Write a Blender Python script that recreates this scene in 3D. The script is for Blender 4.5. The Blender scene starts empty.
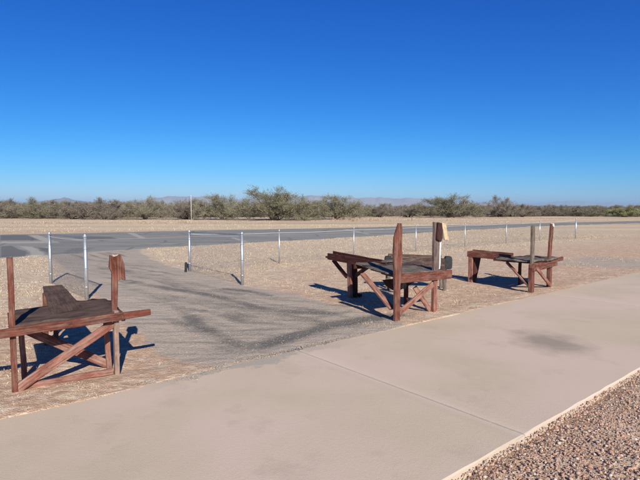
import bpy, bmesh, math, random
import numpy as np
from mathutils import Vector, Matrix

R = math.radians
random.seed(7)
rng = np.random.default_rng(11)
sc = bpy.context.scene
C = sc.collection

# ------------------------------------------------------------------ camera
cam = bpy.data.cameras.new("camera")
cam.sensor_width = 36.0
cam.lens = 36.0 * 493.0 / 640.0
cam.clip_start = 0.05
cam.clip_end = 60000.0
camo = bpy.data.objects.new("camera", cam)
C.objects.link(camo)
camo.location = (0, 0, 1.7)
camo.rotation_euler = (R(90) - math.atan(32 / 493), 0, 0)
sc.camera = camo

# ------------------------------------------------------------------ sky
SUN_EL, SUN_AZ = R(31.0), R(163.0)      # azimuth clockwise from +Y: behind the camera, a little right
world = bpy.data.worlds.new("World")
sc.world = world
world.use_nodes = True
wn = world.node_tree
wn.nodes.clear()
sky = wn.nodes.new("ShaderNodeTexSky")
sky.sky_type = 'NISHITA'
sky.sun_disc = False
sky.sun_elevation = SUN_EL
sky.sun_rotation = SUN_AZ
sky.altitude = 1300
sky.air_density = 1.0
sky.dust_density = 0.2
sky.ozone_density = 3.5
bg = wn.nodes.new("ShaderNodeBackground")
bg.inputs[1].default_value = 0.105
wo = wn.nodes.new("ShaderNodeOutputWorld")
# the deep, saturated blue of the photograph: a tone curve per channel on the sky's own colours
SKY_S = 0.105
sep = wn.nodes.new("ShaderNodeSeparateColor")
com = wn.nodes.new("ShaderNodeCombineColor")
wn.links.new(sky.outputs[0], sep.inputs[0])
for ch, (pw_, k_) in enumerate(((2.5, 0.53), (1.36, 0.60), (0.86, 0.84))):
    a_ = wn.nodes.new("ShaderNodeMath"); a_.operation = 'MULTIPLY'; a_.inputs[1].default_value = SKY_S
    b_ = wn.nodes.new("ShaderNodeMath"); b_.operation = 'POWER'; b_.inputs[1].default_value = pw_
    c_ = wn.nodes.new("ShaderNodeMath"); c_.operation = 'MULTIPLY'; c_.inputs[1].default_value = k_ / SKY_S
    wn.links.new(sep.outputs[ch], a_.inputs[0]); wn.links.new(a_.outputs[0], b_.inputs[0])
    wn.links.new(b_.outputs[0], c_.inputs[0]); wn.links.new(c_.outputs[0], com.inputs[ch])
# added dimming of the sky above the view, blue cut most, to deepen shadows
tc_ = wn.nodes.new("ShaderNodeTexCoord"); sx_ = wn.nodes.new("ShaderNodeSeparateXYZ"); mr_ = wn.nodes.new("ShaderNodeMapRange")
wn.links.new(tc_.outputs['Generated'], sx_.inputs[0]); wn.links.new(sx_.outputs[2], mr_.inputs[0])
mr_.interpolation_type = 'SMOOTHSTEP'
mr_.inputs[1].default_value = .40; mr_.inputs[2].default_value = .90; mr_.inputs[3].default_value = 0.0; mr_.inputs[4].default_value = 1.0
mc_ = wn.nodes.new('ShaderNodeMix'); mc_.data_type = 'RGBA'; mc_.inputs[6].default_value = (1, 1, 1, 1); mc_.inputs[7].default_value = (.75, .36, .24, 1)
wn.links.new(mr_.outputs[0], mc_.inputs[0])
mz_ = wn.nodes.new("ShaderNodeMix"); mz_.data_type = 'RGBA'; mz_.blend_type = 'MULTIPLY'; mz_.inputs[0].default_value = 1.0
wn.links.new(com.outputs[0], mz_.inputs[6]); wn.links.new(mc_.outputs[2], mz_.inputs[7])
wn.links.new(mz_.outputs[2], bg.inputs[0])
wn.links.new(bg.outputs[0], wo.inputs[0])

# ------------------------------------------------------------------ sun
sl = bpy.data.lights.new("sun", 'SUN')
sl.energy = 5.0
sl.angle = R(0.53)
sl.color = (1.0, 0.94, 0.82)
so = bpy.data.objects.new("sun", sl)
C.objects.link(so)
sd = Vector((math.sin(SUN_AZ) * math.cos(SUN_EL), math.cos(SUN_AZ) * math.cos(SUN_EL), math.sin(SUN_EL)))
so.rotation_euler = sd.to_track_quat('Z', 'Y').to_euler()
so.location = sd * 50

sc.view_settings.view_transform = 'Standard'
sc.view_settings.look = 'None'
sc.view_settings.gamma = 1.0
sc.view_settings.exposure = 0.36
sc.view_settings.use_curve_mapping = False
sc.render.engine = 'CYCLES'
sc.cycles.use_denoising = True
sc.cycles.max_bounces = 6
sc.cycles.volume_bounces = 0

# ------------------------------------------------------------------ helpers
UX, UY = 0.772, 0.636                   # direction of the walk (u), and away from it (n)

def W(u, n):
    return (UX * u - UY * n, UY * u + UX * n)

def UN(x, y):
    return (UX * x + UY * y, -UY * x + UX * y)

def tag(o, label=None, cat=None, group=None, kind=None):
    if label: o['label'] = label
    if cat: o['category'] = cat
    if group: o['group'] = group
    if kind: o['kind'] = kind
    return o

def empty(name, loc, rz=0.0):
    o = bpy.data.objects.new(name, None)
    o.empty_display_size = 0.2
    C.objects.link(o)
    o.location = loc
    o.rotation_euler = (0, 0, rz)
    return o

def link(name, me, mat, parent=None):
    o = bpy.data.objects.new(name, me)
    if mat is not None:
        me.materials.append(mat)
    C.objects.link(o)
    if parent is not None:
        o.parent = parent
    return o

def copy_tree(o, parent=None):
    c = o.copy()
    C.objects.link(c)
    c.parent = parent
    for ch in list(o.children):
        copy_tree(ch, c)
    return c

class Raw:
    """collects vertices / faces quickly"""
    def __init__(s):
        s.v = []; s.f = []
    def add(s, vs, fs):
        b = len(s.v)
        s.v.extend(vs)
        s.f.extend([tuple(i + b for i in f) for f in fs])
    def build(s, name, mat, parent=None, smooth=False):
        me = bpy.data.meshes.new(name)
        me.from_pydata(s.v, [], s.f)
        me.update()
        if smooth:
            me.polygons.foreach_set('use_smooth', [True] * len(me.polygons))
        return link(name, me, mat, parent)

def np_mesh(name, verts, faces, mat, parent=None, smooth=False):
    """verts (N,3), faces (M,k) with constant k"""
    me = bpy.data.meshes.new(name)
    nv, nf, k = len(verts), len(faces), faces.shape[1]
    me.vertices.add(nv)
    me.vertices.foreach_set('co', np.asarray(verts, dtype=np.float32).ravel())
    me.loops.add(nf * k)
    me.loops.foreach_set('vertex_index', np.asarray(faces, dtype=np.int32).ravel())
    me.polygons.add(nf)
    me.polygons.foreach_set('loop_start', np.arange(0, nf * k, k, dtype=np.int32))
    me.polygons.foreach_set('loop_total', np.full(nf, k, dtype=np.int32))
    me.update(calc_edges=True)
    if smooth:
        me.polygons.foreach_set('use_smooth', np.ones(nf, dtype=bool))
    me.validate()
    return link(name, me, mat, parent)

# ---- value noise for geometry (numpy)
_perm = rng.random((256, 256))
def vnoise(x, y, s=1.0):
    x = np.asarray(x, dtype=float) / s; y = np.asarray(y, dtype=float) / s
    xi = np.floor(x).astype(int); yi = np.floor(y).astype(int)
    fx = x - xi; fy = y - yi
    fx = fx * fx * (3 - 2 * fx); fy = fy * fy * (3 - 2 * fy)
    a = _perm[xi % 256, yi % 256]; b = _perm[(xi + 1) % 256, yi % 256]
    c = _perm[xi % 256, (yi + 1) % 256]; d = _perm[(xi + 1) % 256, (yi + 1) % 256]
    return (a * (1 - fx) + b * fx) * (1 - fy) + (c * (1 - fx) + d * fx) * fy - 0.5
def fbm(x, y, s):
    return vnoise(x, y, s) + 0.5 * vnoise(x + 17.3, y + 5.1, s / 2) + 0.25 * vnoise(x + 3.7, y + 31.9, s / 4)
def sst(a, b, x):
    t = np.clip((x - a) / (b - a), 0, 1)
    return t * t * (3 - 2 * t)

# ---- node helper
class NT:
    def __init__(s, name):
        s.m = bpy.data.materials.new(name); s.m.use_nodes = True
        s.t = s.m.node_tree; s.t.nodes.clear()
        s.out = s.n('ShaderNodeOutputMaterial')
        s.b = s.n('ShaderNodeBsdfPrincipled')
        s.b.inputs['Specular IOR Level'].default_value = 0.25
        s.l(s.b.outputs[0], s.out.inputs['Surface'])
    def n(s, t, **kw):
        x = s.t.nodes.new(t)
        for k, v in kw.items(): setattr(x, k, v)
        return x
    def l(s, a, b): s.t.links.new(a, b)
    def val(s, v, inp):
        if hasattr(v, 'is_linked') or isinstance(v, bpy.types.NodeSocket): s.l(v, inp)
        elif isinstance(v, (tuple, list)): inp.default_value = (*v, 1.0) if len(v) == 3 and len(inp.default_value) == 4 else v
        else: inp.default_value = v
    def pos(s):
        return s.n('ShaderNodeNewGeometry').outputs['Position']
    def objc(s):
        return s.n('ShaderNodeTexCoord').outputs['Object']
    def mapping(s, vec, scale=(1, 1, 1), rot=(0, 0, 0), loc=(0, 0, 0)):
        m = s.n('ShaderNodeMapping'); s.l(vec, m.inputs[0])
        m.inputs['Scale'].default_value = scale; m.inputs['Rotation'].default_value = rot; m.inputs['Location'].default_value = loc
        return m.outputs[0]
    def noise(s, vec, scale, detail=4, rough=0.6, dist=0.0, out=0):
        x = s.n('ShaderNodeTexNoise'); s.l(vec, x.inputs['Vector'])
        x.inputs['Scale'].default_value = scale; x.inputs['Detail'].default_value = detail
        x.inputs['Roughness'].default_value = rough; x.inputs['Distortion'].default_value = dist
        return x.outputs[out]
    def voro(s, vec, scale, feature='F1', out='Distance'):
        x = s.n('ShaderNodeTexVoronoi', feature=feature); s.l(vec, x.inputs['Vector'])
        x.inputs['Scale'].default_value = scale
        return x.outputs[out]
    def ramp(s, fac, a, b, ca=0.0, cb=1.0):
        x = s.n('ShaderNodeMapRange'); x.clamp = True
        s.l(fac, x.inputs[0])
        x.inputs[1].default_value = a; x.inputs[2].default_value = b
        x.inputs[3].default_value = ca; x.inputs[4].default_value = cb
        return x.outputs[0]
    def mix(s, fac, a, b, mode='MIX'):
        x = s.n('ShaderNodeMix', data_type='RGBA', blend_type=mode)
        s.val(fac, x.inputs['Factor']); s.val(a, x.inputs[6]); s.val(b, x.inputs[7])
        return x.outputs[2]
    def math(s, op, a, b=0.0, clamp=False):
        x = s.n('ShaderNodeMath', operation=op); x.use_clamp = clamp
        s.val(a, x.inputs[0]); s.val(b, x.inputs[1])
        return x.outputs[0]
    def attr(s, name, out='Fac'):
        x = s.n('ShaderNodeAttribute'); x.attribute_name = name
        return x.outputs[out]
    def bump(s, h, strength=0.5, dist=0.01):
        x = s.n('ShaderNodeBump'); s.l(h, x.inputs['Height'])
        x.inputs['Strength'].default_value = strength; x.inputs['Distance'].default_value = dist
        s.l(x.outputs[0], s.b.inputs['Normal'])
    def col(s, c): s.val(c, s.b.inputs['Base Color'])
    def rough(s, v): s.val(v, s.b.inputs['Roughness'])
    def sep(s, col):
        x = s.n('ShaderNodeSeparateColor'); s.l(col, x.inputs[0]); return x.outputs

# ------------------------------------------------------------------ materials
def mat_ground():
    m = NT('ground'); p = m.pos()
    mk = m.sep(m.attr('mask', 'Color'))          # R gravel, G dark millings, B straw
    n1 = m.noise(p, 1.1, 6, .62); n2 = m.noise(p, 7, 5, .65); n3 = m.noise(p, 45, 3, .7); n4 = m.noise(p, .12, 4, .5)
    # bare dirt
    dirt = m.mix(m.ramp(n1, .35, .68), (.585, .385, .265), (.52, .315, .212))
    dirt = m.mix(m.ramp(n2, .45, .75, 0, .55), dirt, (0.636, 0.501, 0.338))
    # straw: mottled
    sx = m.mapping(p, (1.0, 1.0, 1.0))
    straw = m.mix(m.ramp(n2, .35, .65), (.63, .50, .37), (.52, .395, .285))
    straw = m.mix(m.ramp(m.noise(p, 22, 5, .75), .42, .66), straw, (.70, .585, .44))
    straw = m.mix(m.ramp(m.noise(p, .45, 5, .6), .46, .62, 0, .6), straw, (.57, .405, .285))
    st = m.math('ADD', mk[2], m.math('MULTIPLY', m.math('SUBTRACT', n2, .5), 1.5))
    st = m.math('ADD', st, m.math('MULTIPLY', m.math('SUBTRACT', n1, .5), .9))
    c = m.mix(m.ramp(st, .35, .65), dirt, straw)
    mo = m.noise(m.mapping(p, (1.0, 1.9, 1), loc=(5, 5, 0)), 3.2, 7, .74)
    c = m.mix(m.ramp(mo, .50, .60, 0, .62), c, (.47, .325, .235))
    c = m.mix(m.ramp(mo, .49, .40, 0, .62), c, (.77, .655, .52))
    fl = m.noise(m.mapping(p, (1.0, 1.6, 1)), 12, 6, .78)
    c = m.mix(m.ramp(fl, .49, .60, 0, .70), c, (0.364, 0.258, 0.182))
    c = m.mix(m.ramp(fl, .47, .38, 0, .6), c, (0.747, 0.621, 0.483))
    # faint long bands in the far field
    band = m.noise(m.mapping(p, (.012, .16, 1), (0, 0, R(-12))), 1.0, 4, .55)
    far = m.n('ShaderNodeVectorMath', operation='LENGTH'); m.l(p, far.inputs[0])
    farf = m.ramp(far.outputs['Value'], 26, 45)
    c = m.mix(m.math('MULTIPLY', farf, m.ramp(band, .46, .6, 0, .75)), c, (0.468, 0.328, 0.195))
    c = m.mix(m.math('MULTIPLY', farf, m.ramp(band, .44, .32, 0, .8)), c, (0.657, 0.541, 0.325))
    # gravel
    vd = m.n('ShaderNodeTexVoronoi'); m.l(p, vd.inputs['Vector']); vd.inputs['Scale'].default_value = 62
    vc = m.sep(vd.outputs['Color'])
    g = m.mix(vc[0], (0.338, 0.285, 0.221), (0.517, 0.439, 0.347))
    g = m.mix(m.ramp(vc[1], .8, .82), g, (0.458, 0.318, 0.226))
    g = m.mix(m.ramp(n2, .4, .75, 0, .5), g, (0.537, 0.435, 0.321))
    g = m.mix(.30, g, (.47, .405, .375))
    rid = m.noise(m.mapping(p, (.55, 11, 1), (0, 0, R(36))), 1.0, 4, .6, .15)
    g = m.mix(m.ramp(rid, .50, .62, 0, .55), g, (.24, .215, .195))
    g = m.mix(m.ramp(rid, .46, .36, 0, .4), g, (.54, .455, .385))
    gf = m.math('ADD', mk[0], m.math('MULTIPLY', m.math('SUBTRACT', n2, .5), .8))
    gf = m.math('ADD', gf, m.math('MULTIPLY', m.math('SUBTRACT', n3, .5), .5))
    c = m.mix(m.ramp(gf, .38, .62), c, g)
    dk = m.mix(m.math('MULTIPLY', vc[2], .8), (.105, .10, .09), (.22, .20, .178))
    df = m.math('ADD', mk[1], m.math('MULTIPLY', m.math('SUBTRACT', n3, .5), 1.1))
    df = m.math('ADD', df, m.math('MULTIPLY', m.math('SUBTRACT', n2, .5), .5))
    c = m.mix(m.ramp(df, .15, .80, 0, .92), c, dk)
    m.col(c); m.rough(.95)
    h = m.math('ADD', m.math('MULTIPLY', n3, .5), m.math('MULTIPLY', n2, 1.2))
    h = m.math('ADD', h, m.math('MULTIPLY', m.math('SUBTRACT', 1.0, vd.outputs['Distance']), .25))
    m.bump(h, .9, .028)
    return m.m

def mat_concrete():
    m = NT('concrete'); p = m.pos()
    n1 = m.noise(p, .8, 5, .55); n2 = m.noise(p, 6, 5, .6); n3 = m.noise(p, 130, 3, .7); n4 = m.noise(p, 28, 4, .6)
    c = m.mix(m.ramp(n1, .35, .68), (0.558, 0.458, 0.351), (0.507, 0.410, 0.316))
    c = m.mix(m.ramp(n2, .38, .70, 0, .35), c, (0.577, 0.482, 0.372))
    c = m.mix(m.ramp(n3, .35, .7, 0, .35), c, (0.437, 0.357, 0.273))
    big = m.noise(p, .55, 4, .5, .4)
    c = m.mix(m.ramp(big, .40, .58, 0, .8), c, (.60, .465, .395))
    c = m.mix(m.ramp(m.noise(m.mapping(p, loc=(7, 3, 0)), 1.7, 6, .7), .56, .68, 0, .45), c, (.43, .345, .29))
    # broom drag
    br = m.noise(m.mapping(p, (14, 220, 1), (0, 0, R(-39.5 + 90))), 1.0, 2, .5)
    c = m.mix(m.ramp(br, .4, .7, 0, .12), c, (0.418, 0.348, 0.269))
    # dusting near the edges
    un = m.n('ShaderNodeVectorMath', operation='DOT_PRODUCT'); m.l(p, un.inputs[0]); un.inputs[1].default_value = (-UY, UX, 0)
    nn = m.math('ADD', un.outputs['Value'], m.math('MULTIPLY', m.math('SUBTRACT', n2, .5), .25))
    c = m.mix(m.ramp(nn, 4.25, 4.6, 0, .55), c, (0.547, 0.444, 0.316))
    c = m.mix(m.ramp(nn, 1.92, 1.80, 0, .3), c, (.56, .46, .38))
    uq = m.n('ShaderNodeVectorMath', operation='DOT_PRODUCT'); m.l(p, uq.inputs[0]); uq.inputs[1].default_value = (UX, UY, 0)
    wq = m.math('MULTIPLY', m.ramp(uq.outputs['Value'], 1.5, 2.2), m.ramp(uq.outputs['Value'], 4.4, 3.2))
    e2 = m.math('ADD', un.outputs['Value'], m.math('MULTIPLY', m.math('SUBTRACT', m.noise(p, 2.6, 6, .7), .5), .75))
    c = m.mix(m.math('MULTIPLY', m.ramp(e2, 4.36, 4.42, 0, .8), wq), c, m.mix(m.ramp(n3, .4, .6), (.30, .27, .24), (.42, .37, .32)))
    # smudge: dark rubbed stain with its own outline
    s = m.n('ShaderNodeVectorMath', operation='LENGTH')
    m.l(m.mapping(p, (1 / .46, 1 / .62, 0), (0, 0, R(0)), (-2.86 / .46, -6.05 / .62, 0)), s.inputs[0])
    sm = m.math('ADD', s.outputs['Value'], m.math('MULTIPLY', m.math('SUBTRACT', m.noise(p, 3.2, 5, .6), .5), 1.3))
    c = m.mix(m.ramp(sm, 1.15, .25, 0, .62), c, (0.169, 0.150, 0.121))
    uu = m.n('ShaderNodeVectorMath', operation='DOT_PRODUCT'); m.l(p, uu.inputs[0]); uu.inputs[1].default_value = (UX, UY, 0)
    for j in (3.42, 9.45, 15.5):
        dj = m.math('ABSOLUTE', m.math('SUBTRACT', uu.outputs['Value'], j))
        wob = m.math('ADD', dj, m.math('MULTIPLY', m.math('SUBTRACT', n2, .5), .06))
        c = m.mix(m.ramp(wob, .09, .02, 0, .55), c, (0.606, 0.506, 0.424))
        c = m.mix(m.ramp(m.math('ADD', dj, m.math('MULTIPLY', m.math('SUBTRACT', n4, .5), .03)), .014, .006, 0, .35), c, (0.222, 0.181, 0.158))
    # small spots
    v = m.voro(p, 2.6)
    c = m.mix(m.ramp(v, .028, .014, 0, .7), c, (0.160, 0.135, 0.104))
    v2 = m.voro(m.mapping(p, loc=(3.3, 1.7, 0)), 5.2)
    c = m.mix(m.ramp(v2, .035, .02, 0, .45), c, (0.617, 0.541, 0.433))
    m.col(c); m.rough(.9)
    m.bump(m.math('ADD', n3, m.math('MULTIPLY', n4, .6)), .35, .006)
    return m.m

def mat_asphalt():
    m = NT('asphalt'); p = m.pos()
    mk = m.sep(m.attr('mask', 'Color'))          # R sand lying on it, G darker patch
    n1 = m.noise(p, .35, 5, .6); n2 = m.noise(p, 3.0, 5, .65); n3 = m.noise(p, 60, 3, .7)
    c = m.mix(m.ramp(n1, .35, .65), (.275, .265, .24), (.225, .218, .20))
    c = m.mix(m.ramp(n3, .35, .7, 0, .5), c, (.34, .32, .285))
    streak = m.noise(m.mapping(p, (.05, .9, 1), (0, 0, R(-28))), 1.0, 5, .6)
    c = m.mix(m.ramp(streak, .42, .62, 0, .6), c, (.175, .172, .162))
    ck = m.voro(p, .33, 'DISTANCE_TO_EDGE')
    c = m.mix(m.ramp(ck, .03, .012, 0, .5), c, (0.118, 0.121, 0.106))
    c = m.mix(m.ramp(m.math('ADD', mk[1], m.math('MULTIPLY', m.math('SUBTRACT', n2, .5), .5)), .35, .65, 0, .75), c, (.115, .115, .118))
    sf = m.math('ADD', mk[0], m.math('MULTIPLY', m.math('SUBTRACT', n2, .5), .9))
    c = m.mix(m.ramp(sf, .42, .58, 0, .8), c, (.40, .37, .325))
    m.col(c); m.rough(.85); m.bump(n3, .5, .006)
    return m.m

def mat_wood(name, paint, worn, amount=.5, dark=(.05, .032, .025), seed=0.0, split=.55, rough=.8):
    m = NT(name)
    uv = m.n('ShaderNodeUVMap').outputs[0]
    a = m.n('ShaderNodeObjectInfo').outputs['Random']
    va = m.n('ShaderNodeCombineXYZ'); m.l(m.math('MULTIPLY', a, 37.0), va.inputs[0]); m.l(m.math('MULTIPLY', a, 11.0), va.inputs[1]); va.inputs[2].default_value = seed
    q = m.n('ShaderNodeVectorMath', operation='ADD'); m.l(uv, q.inputs[0]); m.l(va.outputs[0], q.inputs[1])
    q = q.outputs[0]
    grain = m.noise(m.mapping(q, (3, 70, 1)), 1.0, 6, .65, .3)
    fine = m.noise(m.mapping(q, (8, 240, 1)), 1.0, 4, .6)
    blot = m.noise(q, 6.5, 6, .66)
    blot2 = m.noise(m.mapping(q, (4, 14, 1)), 1.0, 5, .7)
    c = m.mix(m.ramp(blot, .38, .62), paint, tuple(x * .5 for x in paint))
    w = m.math('ADD', m.math('MULTIPLY', grain, .55), m.math('MULTIPLY', blot2, .55))
    wx = m.noise(m.mapping(q, (2.2, 9, 1), loc=(4, 2, 0)), 1.0, 5, .7)
    c = m.mix(m.ramp(wx, .56, .62, 0, .75), c, tuple(x * .35 + .03 for x in paint))
    th = .62 - .22 * amount
    c = m.mix(m.ramp(w, th, th + .22, 0, .8), c, worn)
    c = m.mix(m.ramp(fine, .55, .75, 0, .35), c, dark)
    c = m.mix(m.ramp(grain, .34, .24, 0, .6), c, dark)
    m.col(c); m.rough(max(rough, .88)); m.b.inputs['Specular IOR Level'].default_value = .12
    m.bump(m.math('ADD', m.math('MULTIPLY', grain, 1.0), m.math('MULTIPLY', fine, .5)), .7, .006)
    return m.m

def mat_simple(name, c1, c2, scale=12, rough=.8, metal=0.0, bump=0.0, spec=.25):
    m = NT(name); p = m.objc()
    n = m.noise(p, scale, 5, .65)
    m.col(m.mix(m.ramp(n, .35, .65), c1, c2)); m.rough(rough)
    m.b.inputs['Metallic'].default_value = metal
    m.b.inputs['Specular IOR Level'].default_value = spec
    if bump: m.bump(n, bump, .01)
    return m.m

def mat_island(name, cols, rough=.9, tint=None):
    """a random colour per loose piece"""
    m = NT(name)
    r = m.n('ShaderNodeNewGeometry').outputs['Random Per Island']
    cr = m.n('ShaderNodeValToRGB'); cr.color_ramp.interpolation = 'CONSTANT'
    e = cr.color_ramp.elements
    while len(e) < len(cols): e.new(0.5)
    for i, c in enumerate(cols):
        e[i].position = i / len(cols); e[i].color = (*c, 1)
    m.l(r, cr.inputs[0])
    c = cr.outputs[0]
    if tint:
        oi = m.n('ShaderNodeObjectInfo').outputs['Random']
        c = m.mix(m.math('MULTIPLY', oi, .8), c, tint, 'MULTIPLY')
    m.col(c); m.rough(rough)
    return m.m

M = {}
M['ground'] = mat_ground()
M['concrete'] = mat_concrete()
M['asphalt'] = mat_asphalt()
RED = (.165, .052, .036)
M['red'] = mat_wood('red_brown_paint', RED, (.29, .19, .15), .5)
M['red_faded'] = mat_wood('faded_red_paint', (.26, .092, .066), (.42, .29, .235), .62)
M['black_red'] = mat_wood('blackened_paint', (.06, .028, .026), (.12, .075, .065), .3)
M['brown_grey'] = mat_wood('brown_grey_timber', (.17, .115, .10), (.26, .215, .20), .45)
M['washed'] = mat_wood('washed_out_timber', (.33, .215, .17), (.42, .33, .28), .5)
M['red_dark'] = mat_wood('dark_red_paint', (.085, .026, .022), (.18, .095, .075), .3)
M['grey_wood'] = mat_wood('bare_grey_timber', (.16, .125, .10), (.30, .25, .21), .5)
M['dark_wood'] = mat_wood('dark_worn_timber', (.085, .05, .043), (.26, .22, .21), .35)
M['raw_wood'] = mat_wood('raw_pale_timber', (.62, .47, .30), (.72, .60, .43), .5, (.35, .24, .14))
M['mat_brown'] = mat_wood('worn_brown_matting', (.105, .066, .052), (.18, .125, .10), .5, (.05, .035, .03), rough=.9)
M['mat_grey'] = mat_wood('worn_grey_matting', (.135, .108, .09), (.27, .235, .205), .55, (.05, .042, .036), rough=.9)
M['galv'] = mat_simple('galvanised_steel', (.58, .61, .64), (.46, .49, .52), 25, .42, .75)
M['mesh'] = mat_simple('galvanised_wire', (.30, .32, .34), (.24, .26, .28), 8, .5, .6)
M['wire'] = mat_simple('bright_wire', (.55, .56, .57), (.46, .47, .48), 8, .55, .15)
M['rubber'] = mat_simple('black_rubber', (.018, .018, .02), (.04, .04, .042), 15, .7)
M['white'] = mat_simple('white_paint', (.78, .78, .76), (.68, .68, .66), 10, .5)
M['bark'] = mat_simple('mesquite_bark', (.075, .055, .042), (.13, .10, .08), 9, .95)
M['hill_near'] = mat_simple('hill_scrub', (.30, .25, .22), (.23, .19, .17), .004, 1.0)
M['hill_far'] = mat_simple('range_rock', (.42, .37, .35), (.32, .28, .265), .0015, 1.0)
M['foliage'] = mat_island('mesquite_twigs', [(.26, .225, .175), (.20, .185, .13), (.225, .215, .14), (.30, .265, .205), (.16, .145, .11), (.21, .20, .125)], .95, (.8, .84, .72))
M['foliage_grey'] = mat_island('grey_twigs', [(.24, .205, .175), (.185, .16, .135), (.21, .19, .15), (.28, .24, .20), (.155, .13, .11)], .95, (.86, .84, .80))
M['foliage_pale'] = mat_island('pale_green_leaves', [(.26, .27, .12), (.21, .23, .10), (.30, .29, .16)], .95)
M['straw'] = mat_island('dry_grass_blades', [(.56, .45, .32), (.62, .52, .38), (.46, .36, .26), (.66, .57, .43), (.36, .27, .19), (.28, .20, .145)], .95)
M['weed'] = mat_island('russet_weeds', [(.36, .25, .17), (.44, .32, .22), (.30, .20, .14), (.52, .42, .30)], .9)
M['stones'] = mat_island('crushed_stone', [(.44, .28, .21), (.46, .27, .195), (.34, .25, .205), (.50, .36, .29), (.40, .225, .165), (.37, .28, .235), (.20, .15, .13), (.58, .48, .40), (.44, .31, .25), (.48, .31, .23)], .9)
M['stones_dirt'] = mat_island('dirt_pebble', [(.40, .27, .20), (.46, .33, .25), (.34, .23, .17), (.28, .20, .155)], .95)
M['stones_grey'] = mat_island('grey_stone', [(.30, .255, .22), (.35, .295, .25), (.24, .21, .185), (.38, .32, .275), (.34, .25, .20), (.19, .17, .15)], .95)

# ------------------------------------------------------------------ ground marks measured on the ground plane (metres)
PATH_POLY = [(-1.1, 4.9), (-1.89, 5.65), (-2.9, 7.27), (-4.0, 9.04), (-5.43, 11.26), (-7.58, 14.4), (-9.58, 17.42), (-10.14, 19.93), (-7.48, 20.42), (-5.57, 16.07), (-3.52, 13.25), (-1.7, 10.68), (-0.56, 9.79), (0.52, 8.39), (1.15, 7.34), (0.89, 6.57), (-0.23, 5.65)]
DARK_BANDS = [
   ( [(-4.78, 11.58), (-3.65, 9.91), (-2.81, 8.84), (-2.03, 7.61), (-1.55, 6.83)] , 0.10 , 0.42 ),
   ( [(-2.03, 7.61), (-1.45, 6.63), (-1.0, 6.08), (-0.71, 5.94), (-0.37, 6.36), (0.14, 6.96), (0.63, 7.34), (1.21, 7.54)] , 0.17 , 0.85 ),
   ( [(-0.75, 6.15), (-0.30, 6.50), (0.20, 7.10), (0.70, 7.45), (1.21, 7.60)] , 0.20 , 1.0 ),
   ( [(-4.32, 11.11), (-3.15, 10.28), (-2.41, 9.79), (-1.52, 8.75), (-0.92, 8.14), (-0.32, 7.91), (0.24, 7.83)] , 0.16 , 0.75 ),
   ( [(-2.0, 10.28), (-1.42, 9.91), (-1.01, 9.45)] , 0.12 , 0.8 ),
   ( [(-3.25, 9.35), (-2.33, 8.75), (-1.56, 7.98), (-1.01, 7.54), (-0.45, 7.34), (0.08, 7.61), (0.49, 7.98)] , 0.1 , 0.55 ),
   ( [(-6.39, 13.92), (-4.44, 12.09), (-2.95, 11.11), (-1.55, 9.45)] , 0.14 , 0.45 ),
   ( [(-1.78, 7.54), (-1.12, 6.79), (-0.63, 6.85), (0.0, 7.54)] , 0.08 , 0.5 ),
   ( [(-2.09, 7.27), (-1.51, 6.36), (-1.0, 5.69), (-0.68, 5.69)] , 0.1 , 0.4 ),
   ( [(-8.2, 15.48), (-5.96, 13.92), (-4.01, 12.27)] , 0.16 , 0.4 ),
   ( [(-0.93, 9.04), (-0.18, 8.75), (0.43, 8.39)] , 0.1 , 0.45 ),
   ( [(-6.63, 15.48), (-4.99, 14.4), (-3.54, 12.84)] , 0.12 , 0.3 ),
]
RUNWAY_NEAR = [(-10.69, 16.39), (-10.08, 17.07), (-9.58, 17.42), (-8.99, 18.39), (-8.32, 19.46), (-7.15, 20.67), (-5.38, 22.04), (-3.84, 23.6), (-2.03, 25.01), (0.0, 26.61), (2.99, 29.42), (6.81, 33.55), (10.6, 37.3), (15.33, 41.97), (20.82, 46.65)]
RUNWAY_FAR = [(-20.19, 31.06), (-16.03, 32.89), (-11.6, 35.7), (-6.19, 38.15), (0.0, 40.94), (7.29, 44.9), (13.71, 48.26), (21.43, 52.82)]
SAND_PATCHES = [
    [(-18.09, 30.49), (-17.41, 30.49), (-12.38, 23.6), (-13.05, 23.6), (-15.01, 26.19)] ,
    [(-16.27, 25.01), (-15.43, 24.64), (-13.85, 24.86), (-13.09, 23.66), (-14.75, 23.4), (-15.31, 23.53)] ,
    [(-13.67, 22.04), (-13.15, 21.69), (-12.44, 21.31), (-11.09, 19.46), (-10.04, 17.99), (-9.73, 17.07), (-9.98, 16.89), (-11.27, 19.02), (-12.53, 20.67)] ,
    [(-13.11, 33.29), (-12.57, 33.29), (-9.45, 27.04), (-9.89, 27.04)] ,
    [(1.74, 39.04), (2.22, 39.04), (3.34, 31.65), (2.96, 31.65)] ,
    [(-5.11, 27.94), (-4.77, 27.94), (-3.46, 24.28), (-3.8, 24.28)] ,
]
DARK_PATCHES = [
    [(-19.82, 30.49), (-18.15, 30.49), (-14.68, 25.79), (-16.62, 25.55)] ,
    [(-13.98, 21.47), (-13.81, 22.04), (-12.17, 19.93), (-11.31, 19.02), (-10.22, 17.07), (-10.9, 16.72)] ,
    [(-12.49, 21.47), (-11.22, 20.42), (-9.82, 17.99), (-10.26, 18.39)] ,
    [(-15.82, 29.95), (-12.34, 28.91), (-10.82, 26.61), (-12.98, 26.61)] ,
]
SEAM = [(-15.44, 23.73), (-12.28, 25.71), (-9.99, 27.3), (-7.7, 28.91), (-2.21, 31.06), (2.59, 33.55), (8.22, 36.8), (15.73, 43.05)]

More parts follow.
